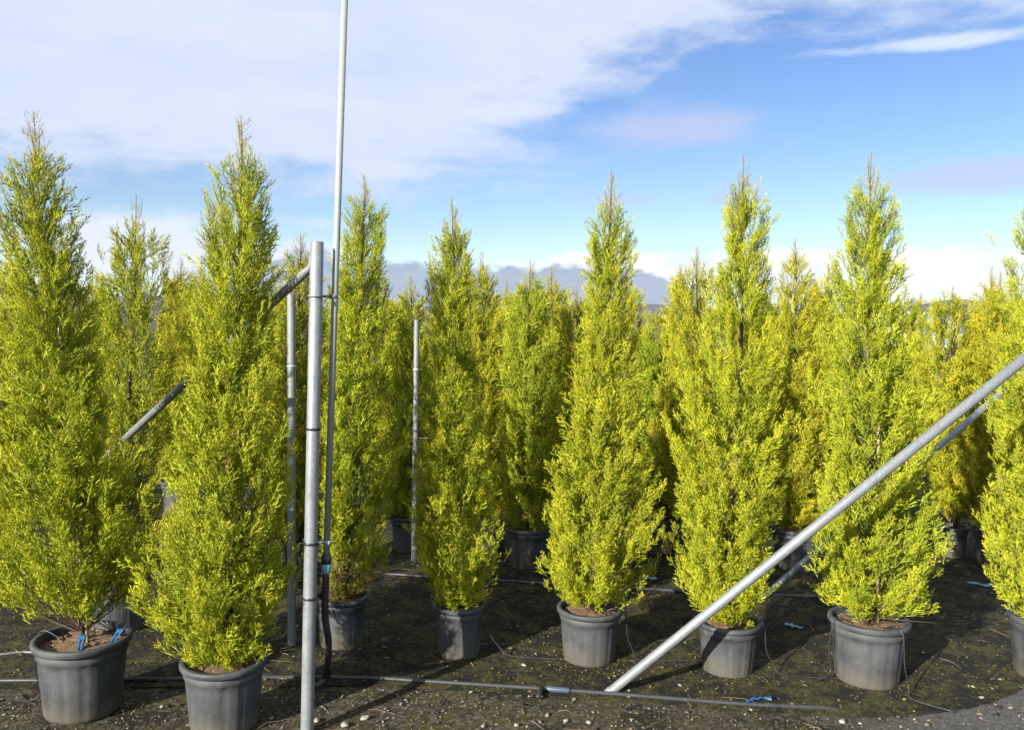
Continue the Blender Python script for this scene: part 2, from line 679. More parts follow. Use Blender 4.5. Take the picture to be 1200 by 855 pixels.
def grow(profile, trunk, seed, n_branch, plume, spray, loose=0.0, soil_z=.3, per=9, top_dry=.14, dry_low=0.0, clear=0.0):
    """profile: rows (z, reach to -x, reach to +x) measured from the trunk line; trunk: function z -> (x, y).
    returns spray spots and the limb tubes"""
    spray, per, n_branch, plume = spray * .63, int(per * 2.5), int(n_branch * .78), plume * 1.1
    rng = np.random.default_rng(seed)
    prof = sorted(profile)
    zs = np.array([p[0] for p in prof])
    rl = np.array([max(p[1], .004) for p in prof])
    rr = np.array([max(p[2], .004) for p in prof])
    z0, z1 = zs[0], zs[-1]
    ht = z1 - z0

    lob = rng.uniform(0, 6.28, 8)

    def reach(z, th):
        a = np.interp(z, zs, rl)
        b_ = np.interp(z, zs, rr)
        c = .5 + .5 * math.cos(th)
        r = a * (1 - c) + b_ * c
        # uneven outline: bulges and hollows that differ round the crown
        r *= 1 + .12 * math.sin(3 * th + z * 5 + lob[0]) + .09 * math.sin(2 * th - z * 11 + lob[1]) + .10 * math.sin(5 * th + z * 17 + lob[2])
        return r
    # heights weighted by how wide the crown is there
    zg = np.linspace(z0, z1, 200)
    wgt = np.interp(zg, zs, rl + rr) + .16
    cdf = np.cumsum(wgt) / wgt.sum()
    spots, limbs = [], []
    for i in range(n_branch):
        q = (i + rng.uniform(0, 1)) / n_branch
        zt = float(np.interp(q, cdf, zg))               # height of the branch tip
        th = i * 2.39996 + rng.normal(0, .35)
        frac = (zt - z0) / ht
        R = reach(zt, th) * rng.uniform(.82, 1.15) * (1.0 if rng.random() > .035 else rng.uniform(1.06, 1.22))
        R = max(R - .030 * min(1.0, R / .16), R * .5)
        steep = .9 + .9 * frac + rng.normal(0, .15)        # rise over run
        rise = min(max(R * steep, .05) + .10, zt - soil_z - .03)
        rise = max(rise, .02)
        zb = zt - rise
        bx, by = trunk(zb)
        cx, cy = trunk(zt)
        tip = np.array([cx + R * math.cos(th), cy + R * math.sin(th), zt])
        base = np.array([bx, by, zb])
        mid = base * .45 + tip * .55 + np.array([math.cos(th), math.sin(th), 0]) * R * .16
        pt = lambda s: base * (1 - s) ** 2 + mid * 2 * s * (1 - s) + tip * s * s
        limbs.append(([pt(s) for s in (0, .35, .7, 1)], [.0045 - .003 * frac, .0032 - .002 * frac, .0016, .0008]))
        # colour of the whole plume, then of each spray
        tone = rng.uniform(.15, .85)
        topness = max(0.0, (frac - (1 - top_dry)) / top_dry)
        L = plume * (1.0 - .35 * frac) * rng.uniform(.8, 1.2)
        length = np.linalg.norm(tip - base) + 1e-6
        start = max(.12, 1 - L / length)
        count = per if topness < .3 else max(3, int(per * (1 - .65 * topness)))
        for k in range(count):
            s = start + (1 - start) * ((k + rng.uniform(0, 1)) / count)
            if k == count - 1:
                s = 1.0
            p_ = pt(min(s, 1.0)) + rng.normal(0, .010 + .010 * (1 - frac), 3)
            tg = pt(min(1, s + .05)) - pt(s - .05)
            tg /= np.linalg.norm(tg) + 1e-6
            d = tg * 1.0 + np.array([0, 0, .92]) + rng.normal(0, .20 + loose, 3)
            # the sprays fan outward so that the plume is round, not a rope
            d += np.array([math.cos(th), math.sin(th), 0]) * .25
            sz = spray * rng.uniform(.65, 1.2) * (1 - .22 * frac) * (.85 if s >= 1 else 1)
            p_ = p_ - d / np.linalg.norm(d) * sz * .45
            if p_[2] < soil_z - .02:
                p_[2] = soil_z + rng.uniform(0, .05)
            if clear and p_[2] < soil_z + clear * rng.uniform(.7, 1.2):
                continue
            t_ = min(1, max(0, tone * .6 + rng.uniform(0, .45)))
            spots.append((p_, d, sz, t_, min(.85, topness * rng.uniform(.35, 1.0)) if topness > 0 else (.85 if rng.random() < .8 and zt < z0 + dry_low else (rng.random() < .012) * .7), 2 if topness > .35 else (1 if rng.random() < (frac - .35) * 1.6 else 0)))
    # thin shoots up the bare leader
    for i in range(34):
        z = z1 - ht * top_dry * 1.05 * rng.uniform(.02, 1)
        cx, cy = trunk(z)
        th = rng.uniform(0, 6.283)
        k = (z1 - z) / (ht * top_dry)
        d = np.array([math.cos(th) * .62, math.sin(th) * .62, 1.0]) + rng.normal(0, .18, 3)
        spots.append((np.array([cx, cy, z - .02]), d, (.035 + .095 * k) * (top_dry / .14) * rng.uniform(.7, 1.2), rng.uniform(.2, .8), rng.uniform(.45, .9), 2))
    # greener growth near the limbs against hollowness; inner sprays also darkened as painted shade
    for i in range(int(n_branch * 5.8)):
        q = rng.uniform(0, .96)
        outer = i % 2 > 0
        z = float(np.interp(q, cdf, zg))
        th = rng.uniform(0, 6.283)
        r = reach(z, th) * (rng.uniform(.56, .88) if outer else rng.uniform(.05, .55))
        cx, cy = trunk(z)
        d = np.array([math.cos(th) * .45, math.sin(th) * .45, 1.0]) + rng.normal(0, .26, 3)
        zz = max(z - .05, soil_z)
        if clear and zz < soil_z + clear:
            continue
        spots.append((np.array([cx + r * math.cos(th), cy + r * math.sin(th), zz]), d, spray * (rng.uniform(.8, 1.2) if outer else rng.uniform(1.5, 2.0) * (1 - .25 * (z - z0) / ht)), rng.uniform(.1, .8) if outer else rng.uniform(0, .35), .85 if z < z0 + dry_low and rng.random() < .8 else 0.0, 1 if rng.random() < ((z - z0) / ht - .35) * 1.6 else 0))
    return spots, limbs, rng


def lathe(profile, n, flute=None):
    verts, faces = [], []
    for i, (r, z) in enumerate(profile):
        for k in range(n):
            a = 2 * math.pi * k / n
            rr = r * (flute(a, z) if flute else 1)
            verts.append((rr * math.cos(a), rr * math.sin(a), z))
    for i in range(len(profile) - 1):
        for k in range(n):
            k2 = (k + 1) % n
            faces.append((i * n + k, i * n + k2, (i + 1) * n + k2, (i + 1) * n + k))
    return verts, faces


POT_CACHE = {}


def pot_meshes(r, h):
    key = (round(r, 3), round(h, 3))
    if key in POT_CACHE:
        return POT_CACHE[key]
    rb = r * .80
    band = .80 * h
    wall = lambda z: rb + (r * .955 - rb) * z / h

    def flute(a, z):
        if z > band - .01 or z < .012:
            return 1.0
        s = math.cos(a * 13)
        g = min(1.0, max(0.0, (s - .60) / .25))
        return 1.0 - .030 * g
    prof = [(0.001, 0), (rb * .93, 0), (rb * .985, .006), (wall(.02), .02)]
    for k in range(1, 9):
        z = .02 + (band - .03 - .02) * k / 8
        prof.append((wall(z), z))
    prof += [(wall(band - .012), band - .010), (wall(band) + .004, band - .004), (wall(band) + .006, band + .004), (wall(h * .9) + .005, h * .925),
             (wall(h * .9) - .004, h * .925), (wall(h * .8) - .006, h * .80)]
    v, f = lathe(prof, 78, flute)
    me = bpy.data.meshes.new('pot')
    me.from_pydata(v, [], f)
    me.polygons.foreach_set('use_smooth', [True] * len(me.polygons))
    me.materials.append(POT)
    # rolled lip
    t = .012
    lip = [(r * .955 - .002, h * .90), (r * .985, h * .895), (r + .004, h * .905), (r + .008, h * .93), (r + .009, h * .965), (r + .007, h * .992), (r + .001, h),
           (r - t, h * .998), (r - t - .003, h * .985), (r - t - .006, h * .92), (r * .94 - t, h * .86)]
    v, f = lathe(lip, 64)
    me2 = bpy.data.meshes.new('rim')
    me2.from_pydata(v, [], f)
    me2.polygons.foreach_set('use_smooth', [True] * len(me2.polygons))
    me2.materials.append(POT)
    # soil: lumpy disc
    rng = random.Random(int(r * 1e4))
    v, f = [(0, 0, h * .91)], []
    n, rings = 36, 6
    for i in range(1, rings + 1):
        for k in range(n):
            a = 2 * math.pi * k / n
            q = (r * .955 - t) * i / rings
            v.append((q * math.cos(a), q * math.sin(a), h * .90 + (rng.uniform(-.008, .010) if i < rings else -.006) + .012 * (1 - i / rings)))
    for k in range(n):
        f.append((0, 1 + k, 1 + (k + 1) % n))
    for i in range(rings - 1):
        for k in range(n):
            a, b_ = 1 + i * n + k, 1 + i * n + (k + 1) % n
            f.append((a, a + n, b_ + n, b_))
    me3 = bpy.data.meshes.new('soil')
    me3.from_pydata(v, [], f)
    me3.polygons.foreach_set('use_smooth', [True] * len(me3.polygons))
    me3.materials.append(SOIL)
    # bark chips on the soil
    me4 = scatter_mesh('bark_chips', [((rr * math.cos(a), rr * math.sin(a), h * .912), rng.uniform(.008, .022), .35)
                                      for rr, a in [((r * .93 - t) * math.sqrt(rng.random()), rng.uniform(0, 6.28)) for _ in range(170)]], CHIPS, int(r * 1e4))
    POT_CACHE[key] = (me, me2, me3, me4)
    return POT_CACHE[key]


def scatter_mesh(name, items, mat, seed):
    """many small angular lumps in one mesh; items: (position, size, flatness)"""
    rng = np.random.default_rng(seed)
    base = np.array([(1, 0, -.3), (-.5, .87, -.3), (-.5, -.87, -.3), (.1, .05, .8), (-.75, .1, .35), (.55, .6, .4)])
    fidx = np.array([(0, 2, 1), (0, 5, 3), (0, 1, 5), (1, 4, 3), (1, 3, 5), (1, 2, 4), (2, 3, 4), (2, 0, 3)])
    n = len(items)
    pos = np.array([i[0] for i in items])
    sz = np.array([i[1] for i in items])
    fl = np.array([i[2] for i in items])
    a = rng.uniform(0, 6.283, n)
    V = base[None] * rng.uniform(.65, 1.35, (n, 6, 3))
    V[:, :, 0] *= rng.uniform(.7, 1.5, n)[:, None]
    tilt = rng.normal(0, .25, (n, 2))
    V[:, :, 2] = V[:, :, 2] * fl[:, None] + V[:, :, 0] * tilt[:, :1] * .6 + V[:, :, 1] * tilt[:, 1:] * .6
    x = V[:, :, 0] * np.cos(a)[:, None] - V[:, :, 1] * np.sin(a)[:, None]
    y = V[:, :, 0] * np.sin(a)[:, None] + V[:, :, 1] * np.cos(a)[:, None]
    V = np.stack([x, y, V[:, :, 2]], axis=2) * (sz * .5)[:, None, None] + pos[:, None, :]
    faces = (fidx[None] + (np.arange(n) * 6)[:, None, None]).reshape(-1, 3)
    me = bpy.data.meshes.new(name)
    nv, nf = n * 6, n * 8
    me.vertices.add(nv)
    me.vertices.foreach_set('co', V.astype(np.float32).ravel())
    me.loops.add(nf * 3)
    me.loops.foreach_set('vertex_index', faces.astype(np.int32).ravel())
    me.polygons.add(nf)
    me.polygons.foreach_set('loop_start', np.arange(0, nf * 3, 3, dtype=np.int32))
    at = me.attributes.new('rnd', 'FLOAT', 'POINT')
    at.data.foreach_set('value', np.repeat(rng.uniform(0, 1, n), 6).astype(np.float32))
    me.update()
    me.materials.append(mat)
    return me


TREES = {}
FRONT = 'golden conifers in the front row of pots'
BACK = 'golden conifers standing behind the front row'


def potted_tree(key, base_px, rim_px, rows, label, seed, n_branch=150, plume=.30, spray=.125, per=9, group='golden conifers standing in rows', pot_h=None,
                depth=None, lower_trunk=0.0, tint=(1, 1, 1), loose=0.0, cane=False, top_dry=.14, dry_low=0.0, clear=0.0):
    """base_px: where the pot's front foot meets the ground; rim_px: width of the rim; rows: (y, x left, x right) of the crown, tip first"""
    g = on_ground(*base_px) if depth is None else None
    y_front = g.y if g else depth
    r = rim_px / F * y_front / 2 * .99
    Y = y_front + r * .80
    x0 = at_depth(base_px[0], base_px[1], Y).x
    h = pot_h or r * 1.72
    root = thing('potted_conifer', (x0, Y, 0), label, 'potted tree', group)
    me, lip, soil, chips = pot_meshes(r, h)
    p = link('pot', me, root)
    rot = random.Random(seed).uniform(0, 6.28)
    p.rotation_euler.z = rot
    link('rim', lip, p)
    s = link('soil', soil, root)
    s.rotation_euler.z = rot
    c = link('bark_chips', chips, s)
    c['kind'] = 'stuff'
    # crown rows in metres
    tipx, tipz = (lambda v: (v.x - x0, v.z))(at_depth((rows[0][1] + rows[0][2]) / 2, rows[0][0], Y))
    rngk = random.Random(seed + 77)
    wob = [rngk.uniform(0, 6.28), rngk.uniform(0, 6.28)]

    def trunk(z):
        t = max(0, (z - h * .9) / (tipz - h * .9))
        return (tipx * t + .012 * math.sin(z * 3.3 + wob[0]), .012 * math.sin(z * 2.7 + wob[1]))
    prof = []
    for (py, xl, xr) in rows:
        a, b_ = at_depth(xl, py, Y), at_depth(xr, py, Y)
        z = (a.z + b_.z) / 2
        cx = trunk(z)[0]
        wide = 1.16 if group == BACK else 1.0
        prof.append((z, (cx - (a.x - x0)) * wide, ((b_.x - x0) - cx) * wide))
    spots, limbs, rng = grow(prof, trunk, seed, n_branch, plume, spray, loose, h * .93, per, top_dry, dry_low, clear)
    cm = crown_mesh('crown', spots, rng)
    cr = link('crown', cm, root)
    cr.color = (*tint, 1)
    zt = np.linspace(h * .86, tipz, 14)
    parts = [tube([(*trunk(z), z) for z in zt], [max(.0013, .019 * (1 - (z - h * .86) / (tipz - h * .86)) ** .8) for z in zt], 8)]
    for pts, rad in limbs:
        parts.append(tube(pts, rad, 3, cap=False))
    v, f = merge(parts)
    mesh_obj('trunk', v, f, BARK, root)
    if cane:
        v, f = tube([(.035, -.02, h * .85), (.03 + tipx * .55, -.02, h + (tipz - h) * .62)], .007, 6)
        mesh_obj('cane', v, f, CANE, root)
    TREES[key] = (root, r, h, Y, x0)
    return root



potted_tree('T1', (98, 851), 111, [(130, 35, 35), (170, 22, 50), (205, 6, 68), (255, -4, 84), (300, 2, 96), (350, 4, 110), (400, 2, 116), (450, -4, 124), (500, -8, 130),
            (550, -12, 136), (600, -18, 146), (650, -20, 150), (685, -14, 146), (708, 26, 132), (728, 58, 112)],
            'tall loose golden conifer with bare trunk, two blue clips on its soil', 1, 175, .33, .135, 9, FRONT, loose=.12, top_dry=.22, tint=(.98, .99, .9), cane=True, clear=.11)
potted_tree('T2', (263, 868), 101, [(136, 281, 281), (170, 262, 294), (205, 244, 306), (250, 234, 318), (300, 232, 325), (350, 228, 330), (400, 226, 333), (450, 224, 336),
            (500, 212, 338), (550, 195, 338), (600, 190, 337), (640, 172, 337), (675, 160, 343), (710, 172, 332), (745, 200, 312), (775, 230, 292)],
            'dense golden conifer in grey pot next to the thick steel post', 2, 185, .32, .13, 9, FRONT, top_dry=.19, tint=(1.02, 1.02, .95))
potted_tree('T3', (400, 765), 64, [(203, 428, 428), (240, 410, 450), (270, 402, 456), (300, 398, 456), (350, 392, 457), (400, 388, 461), (450, 385, 468), (500, 384, 474), (550, 384, 478),
            (600, 386, 475), (650, 386, 462), (680, 386, 442), (704, 392, 428)],
            'golden conifer behind the thin riser pipe, brown dry foliage above its pot', 3, 150, .30, .125, 9, FRONT, pot_h=.27, tint=(.97, 1, .9), dry_low=.24)
potted_tree('T4', (537, 776), 64, [(233, 532, 532), (265, 514, 546), (300, 502, 551), (340, 497, 550), (400, 492, 551), (450, 489, 560), (500, 487, 574), (550, 484, 585), (600, 483, 589),
            (650, 487, 582), (680, 500, 570), (706, 514, 560)],
            'slim golden conifer in small pot where the shadow of the thick post falls', 4, 150, .29, .12, 9, FRONT, pot_h=.27, tint=(1, 1, .92))
potted_tree('T5', (690, 784), 78, [(200, 715, 715), (240, 700, 728), (270, 690, 742), (300, 685, 745), (350, 690, 748), (400, 684, 755), (450, 672, 760), (500, 660, 762), (550, 650, 763),
            (600, 638, 765), (640, 634, 763), (668, 624, 758), (695, 650, 748), (717, 680, 735)],
            'bright golden conifer flaring wide just above its pot, nothing leaning on it', 5, 160, .28, .12, 10, FRONT, tint=(1.05, 1.02, .9), clear=.03)
potted_tree('T6', (852, 798), 76, [(182, 874, 874), (225, 850, 897), (270, 847, 905), (310, 841, 906), (350, 820, 910), (400, 801, 915), (450, 790, 920), (500, 785, 920), (550, 783, 918),
            (600, 785, 912), (650, 790, 905), (690, 802, 895), (724, 830, 884)],
            'broad column of golden conifer with the brace shadow on its pot', 6, 170, .30, .12, 10, FRONT, tint=(1.04, 1.03, .9))
potted_tree('T7', (1015, 811), 93, [(178, 1020, 1020), (218, 996, 1047), (260, 985, 1050), (300, 976, 1053), (350, 972, 1060), (400, 970, 1070), (450, 966, 1080), (500, 965, 1090), (550, 960, 1096),
            (600, 960, 1095), (650, 958, 1097), (690, 966, 1097), (720, 984, 1086), (740, 1002, 1045)],
            'stout golden conifer in wide pot behind the middle of the long sloping brace', 7, 175, .30, .125, 10, FRONT, tint=(.97, 1, .95), cane=True, clear=.045)
potted_tree('T8', (1226, 806), 90, [(205, 1226, 1226), (245, 1190, 1250), (290, 1178, 1262), (350, 1172, 1270), (400, 1168, 1280), (450, 1164, 1285), (550, 1160, 1295),
            (640, 1166, 1298), (690, 1174, 1295), (725, 1195, 1270), (745, 1210, 1245)],
            'golden conifer under the raised end of the long sloping brace', 8, 165, .30, .125, 10, FRONT, tint=(.97, .98, .95))

# second row and beyond
potted_tree('R1', (140, 746), 74, [(228, 162, 162), (265, 144, 180), (300, 132, 192), (350, 120, 206), (400, 116, 209), (450, 112, 213), (500, 108, 216), (580, 106, 216), (640, 108, 205), (690, 116, 186), (705, 130, 170)],
            'slender golden conifer crossed by the sloping brace of the thick post', 21, 120, .33, .15, 6, BACK, tint=(1.0, .98, .9))
potted_tree('R2', (-8, 705), 62, [(300, -4, -4), (335, -22, 14), (370, -32, 28), (430, -40, 36), (520, -46, 40), (600, -44, 40), (650, -36, 30), (665, -26, 20)],
            'golden conifer hidden behind the tall loose conifer with blue clips', 22, 110, .33, .16, 6, BACK, tint=(1.10, .96, .85))
potted_tree('R3', (346, 684), 60, [(272, 350, 350), (305, 338, 362), (345, 326, 372), (400, 318, 380), (480, 312, 384), (560, 312, 384), (620, 320, 376), (640, 335, 360)],
            'golden conifer with bare twiggy top between the two upright steel posts', 23, 110, .34, .16, 6, BACK, top_dry=.24, tint=(1.08, .98, .85))
potted_tree('R4', (482, 650), 52, [(322, 483, 483), (350, 470, 494), (390, 460, 503), (450, 452, 510), (540, 448, 512), (600, 454, 508), (632, 468, 498)],
            'golden conifer with a short thin steel post standing in front of it', 24, 100, .33, .16, 6, BACK)
potted_tree('R5', (568, 652), 52, [(296, 564, 564), (330, 551, 578), (370, 544, 588), (430, 538, 594), (520, 534, 598), (590, 540, 594), (610, 554, 582)],
            'narrow golden conifer peeping out behind the slim one in the small pot', 25, 100, .33, .17, 6, BACK, tint=(1.08, .98, .85))
potted_tree('R6', (618, 669), 58, [(302, 621, 621), (335, 610, 633), (370, 600, 644), (400, 593, 650), (450, 590, 656), (500, 588, 660), (550, 588, 658), (600, 592, 650), (628, 602, 640)],
            'golden conifer in dark shaded pot between the slim and the flaring conifers', 26, 120, .31, .15, 6, BACK, tint=(.97, 1, .95))
potted_tree('R7', (686, 655), 56, [(335, 676, 676), (362, 654, 694), (390, 644, 704), (430, 640, 712), (500, 642, 720), (580, 648, 722), (612, 670, 706)],
            'bushy golden conifer with its top just over the shoulder of the flaring one', 27, 100, .33, .17, 6, BACK, tint=(1.09, .98, .85))
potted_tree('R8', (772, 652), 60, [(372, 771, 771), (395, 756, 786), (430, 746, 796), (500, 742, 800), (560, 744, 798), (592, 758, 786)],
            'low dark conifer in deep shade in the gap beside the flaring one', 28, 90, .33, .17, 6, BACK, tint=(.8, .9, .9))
potted_tree('R9', (818, 662), 60, [(288, 818, 818), (320, 802, 834), (350, 788, 848), (400, 774, 858), (450, 768, 862), (520, 770, 866), (580, 778, 860), (615, 800, 838)],
            'golden conifer whose yellow shoulder shows beside the broad column', 29, 110, .33, .17, 6, BACK, tint=(1.10, .98, .85))
potted_tree('R10', (932, 672), 60, [(278, 931, 931), (315, 916, 948), (350, 906, 962), (400, 902, 968), (470, 900, 970), (540, 902, 968), (600, 908, 962), (630, 920, 946)],
            'golden conifer with thin twiggy tip in the gap behind the brace', 30, 115, .33, .16, 6, BACK, top_dry=.22, tint=(1.08, .98, .85))
potted_tree('R11', (1116, 656), 33, [(334, 1114, 1114), (352, 1092, 1136), (380, 1080, 1144), (430, 1074, 1150), (490, 1076, 1150), (540, 1082, 1146), (575, 1092, 1138), (592, 1104, 1126)],
            'small blunt golden conifer on bare stem in a little pot', 31, 125, .30, .15, 6, BACK, pot_h=.235, tint=(1.10, 1.0, .85), cane=True, clear=.05)
potted_tree('R12', (1166, 668), 54, [(318, 1172, 1172), (350, 1152, 1190), (400, 1144, 1200), (470, 1136, 1206), (540, 1132, 1208), (600, 1134, 1206), (636, 1150, 1190)],
            'orange tinged golden conifer between the little potted one and the raised brace end', 32, 115, .31, .15, 6, BACK, tint=(1.13, .97, .85))

# far rows: copies of two trees, seen only as yellow between the others
def far_copy(src, px, py, scale, label, tint):
    root, r, h, Y, x0 = TREES[src]
    g = on_ground(px, py)
    n = root.copy()
    COL.objects.link(n)
    n.location = (g.x, g.y, 0)
    n.rotation_euler = (0, 0, (px * 1.7) % 6.28)
    n.scale = (scale, scale, scale)
    n['label'] = label
    n['group'] = 'golden conifers in the far rows'
    for ch in root.children:
        c = ch.copy()
        COL.objects.link(c)
        c.parent = n
        if ch.name.startswith('crown'):
            c.color = (*tint, 1)
        for gch in ch.children:
            d = gch.copy()
            COL.objects.link(d)
            d.parent = c


far_rng = random.Random(4)
FAR_LABEL = 'golden conifer of the far rows, showing only as yellow between nearer trees'
for k, (px, py) in enumerate([(-60, 600), (60, 598), (110, 604), (212, 600), (238, 606), (300, 600), (398, 602), (455, 600), (520, 604), (596, 600), (650, 602), (735, 606), (790, 600),
                              (900, 604), (968, 606), (1050, 602), (1150, 604), (1215, 600), (30, 560), (205, 556), (330, 558), (470, 556), (590, 560), (640, 556), (700, 558),
                              (762, 556), (880, 560), (955, 558), (1070, 556), (1140, 556)]):
    far_copy(['R6', 'R7', 'R9', 'R12'][k % 4], px, py, far_rng.uniform(.93, 1.06), FAR_LABEL, (1.07 + far_rng.uniform(-.08, .06), .98, .85))


# ------------------------------------------------------------------ posts, braces and pipes
def post_with_brace():
    base = on_ground(359.8, 858)
    Y = base.y
    top = at_depth(371.5, 283, Y)
    root = thing('steel_post', base, 'thick galvanised steel post with a sloping brace and pipe clips', 'post')
    loc = lambda p: Vector(p) - base
    ax = (top - base)
    r = .0265
    v1 = tube([(0, 0, -.02), ax * .5, ax - ax.normalized() * .003, ax], [r, r, r, r - .003], 20, cap=False)
    v2 = tube([ax, ax - ax.normalized() * .05], [r - .003, r - .005], 20, cap=True)
    v, f = merge([v1, v2])
    mesh_obj('upright', v, f, STEEL, root)
    # brace: flattened end bolted high on the post, then sloping down and back to the ground
    a0 = at_depth(365.5, 292, Y + .045)
    a1 = at_depth(364.5, 309, Y + .05)
    a2 = at_depth(358, 319, Y + .07)
    far = at_depth(140, 520, 4.42)
    d = (far - a2)
    end = a2 + d * (a2.z / -d.z)
    pts = [loc(a0), loc(a1), loc(a1.lerp(a2, .5) + Vector((.003, 0, -.004))), loc(a2), loc(a2 + d * .03), loc(end)]
    v, f = tube(pts, [.008, .010, .014, .017, .0185, .0185], 14)
    mesh_obj('brace', v, f, OLD_STEEL, root)
    for py in (347, 502, 636, 700):
        t = (base.z + at_depth(370, py, Y).z) / ax.z
        c = ax * t
        v, f = lathe([(r + .001, -.005), (r + .004, -.005), (r + .004, .005), (r + .001, .005)], 20)
        o = mesh_obj('clamp_band', v, f, BLACK if py != 347 else OLD_STEEL, root, loc=c)
    return base, ax, Y


PB, PAX, PY = post_with_brace()


def riser():
    Y = PY + .05
    lo = at_depth(382.3, 657, Y)
    hi = at_depth(405.4, -45, Y)
    foot = on_ground(368, 801)
    root = thing('sprinkler_riser', (foot.x, foot.y, 0), 'tall thin pale sprinkler riser pipe clipped beside the thick post', 'pipe')
    o0 = Vector((foot.x, foot.y, 0))
    j = at_depth(389, 348, Y)
    v, f = merge([tube([lo - o0, hi - o0], .0135, 14), ])
    mesh_obj('pipe', v, f, PVC, root)
    v, f = tube([lo - o0 + (hi - lo).normalized() * -.01, lo - o0 + (hi - lo).normalized() * .012, lo - o0 + (hi - lo).normalized() * .03], [.020, .021, .017], 14)
    mesh_obj('collar', v, f, BLACK, root)
    v, f = tube([lo - o0 - Vector((0, 0, .050)), lo - o0 - Vector((0, 0, .045)), lo - o0 - Vector((0, 0, .012)), lo - o0 - Vector((0, 0, .007))], [.015, .0195, .0195, .015], 14)
    mesh_obj('connector', v, f, CYAN, root)
    h0 = at_depth(382, 669, Y)
    h1 = at_depth(381, 720, Y + .02)
    h2 = at_depth(385, 752, Y + .06)
    h3 = on_ground(383, 786, .09)
    h4 = on_ground(377, 797, .02)
    v, f = tube([p - o0 for p in catmull([h0, h1, h2, h3, h4], 8)], .0145, 12)
    mesh_obj('hose', v, f, BLACK, root)
    e = [on_ground(387, 780, .12), on_ground(384, 792, .05), on_ground(376, 800, .022), on_ground(362, 806, .016)]
    v, f = tube([p - o0 for p in catmull(e, 6)], .013, 10)
    mesh_obj('elbow', v, f, PIPE, root)
    # clips from the thick post to the pipe
    for py, px0, px1 in ((347, 377, 391), (635, 371, 384)):
        a, b_ = at_depth(px0, py, PY), at_depth(px1, py, Y)
        v, f = tube([a - o0, b_ - o0], .0055, 8)
        ring = tube([b_ - o0 - Vector((0, 0, .009)), b_ - o0 + Vector((0, 0, .009))], .0185, 12)
        v, f = merge([(v, f), ring])
        mesh_obj('clip', v, f, OLD_STEEL if py == 347 else PVC, root)


riser()


def plain_post(base_px, top_px, width_px, label):
    b0 = on_ground(*base_px)
    t0 = at_depth(*top_px, b0.y)
    r = width_px / F * b0.y / 2
    root = thing('steel_post', b0, label, 'post')
    ax = t0 - b0
    v, f = merge([tube([(0, 0, -.02), ax], r, 14, cap=False), tube([ax, ax - ax.normalized() * .04], [r - .0005, r - .004], 14)])
    mesh_obj('upright', v, f, OLD_STEEL, root)
    for k in (.55, .8):
        v, f = lathe([(r, -.004), (r + .003, -.004), (r + .003, .004), (r, .004)], 14)
        mesh_obj('wire_tie', v, f, BLUE if k == .55 else WIRE, root, loc=ax * k)
    return b0, ax


plain_post((342, 757), (341.5, 345), 10, 'weathered upright steel post behind the densest conifer')
PC, PCAX = plain_post((485, 660), (488.5, 375), 6.5, 'short thin steel post standing among the back conifers')


def braced(foot, p1_px, depth_off, width_px, label, z_top=2.0):
    a = on_ground(*foot)
    b_ = at_depth(*p1_px, a.y + depth_off)
    d = b_ - a
    r = width_px / F * a.y / 2
    root = thing('brace_pole', a, label, 'brace')
    top = d * (z_top / d.z)
    v, f = tube([(0, 0, .004), Vector((0, 0, .004)) + d * .01, top], [r * .8, r, r], 16)
    mesh_obj('pole', v, f, STEEL, root)
    # flattened foot with its peg
    v, f = tube([d.normalized() * -.05 + Vector((0, 0, .012)), Vector((0, 0, .012)), d * .02], [r * .5, r * .9, r * .75], 10)
    mesh_obj('foot', v, f, OLD_STEEL, root)
    # the upright it is bolted to
    up = Vector((top.x + r * 2.2, top.y, 0))
    v, f = tube([up, up + Vector((.012, 0, z_top + .05))], r * 1.1, 16)
    mesh_obj('upright', v, f, STEEL, root)


braced((714, 812), (1200, 421), -.34, 11.5, 'long galvanised brace pole rising from the ground pipe past two pots')
braced((893, 701), (1169, 464), -.05, 7.5, 'thinner brace pole half hidden behind the stout conifer')


def wire():
    a = PC + PCAX * .52
    b_ = at_depth(830, 511, a.y + .2)
    root_pts = catmull([a, a.lerp(b_, .5) + Vector((0, 0, -.012)), b_], 8)
    for dz, nm in ((0, 'upper'), (-.17, 'lower')):
        v, f = tube([p - a + Vector((0, 0, dz)) for p in root_pts], .0008, 5)
        o = mesh_obj('training_wire', v, f, WIRE, None, loc=a)
        tag(o, 'thin %s wire strung between back conifers from the short post' % nm, 'wire', 'wires strung from the short post')


wire()


def ground_line(name, pts_px, r, mat, label, category, lift=0.0, n=10, group=None, dip=False):
    pts = [on_ground(x, y) + Vector((0, 0, r + .006 + lift)) for x, y in pts_px]
    if dip:
        pts[-1].z = -.03          # its end runs down under the mat
        pts[-2].z *= .6
    o0 = Vector((pts[0].x, pts[0].y, 0))
    v, f = tube([p - o0 for p in catmull(pts, 8)], r, n)
    o = mesh_obj(name, v, f, mat, None, loc=o0)
    return tag(o, label, category, group)


MAIN = [(-160, 803), (0, 801), (100, 800), (190, 799), (330, 797), (385, 797), (440, 798), (490, 801), (600, 808), (700, 815), (800, 823), (880, 829), (940, 832), (975, 833), (1005, 834)]
ground_line('irrigation_pipe', MAIN, .0098, PIPE, 'long black irrigation pipe along the front edge of the weed mat', 'pipe', dip=True)
ground_line('irrigation_pipe', [(-60, 672), (120, 674), (300, 676), (440, 675), (520, 680), (600, 684), (700, 690), (830, 697), (960, 702), (1080, 706)], .0115, PIPE,
            'black irrigation pipe lying in shade behind the front row', 'pipe')
ground_line('hose', [(-40, 772), (0, 770), (30, 767), (60, 772), (110, 790), (150, 798)], .008, plain_material('grey_hose', (.12, .12, .115), .5), 'thin grey hose curving to the pot with blue clips', 'hose')


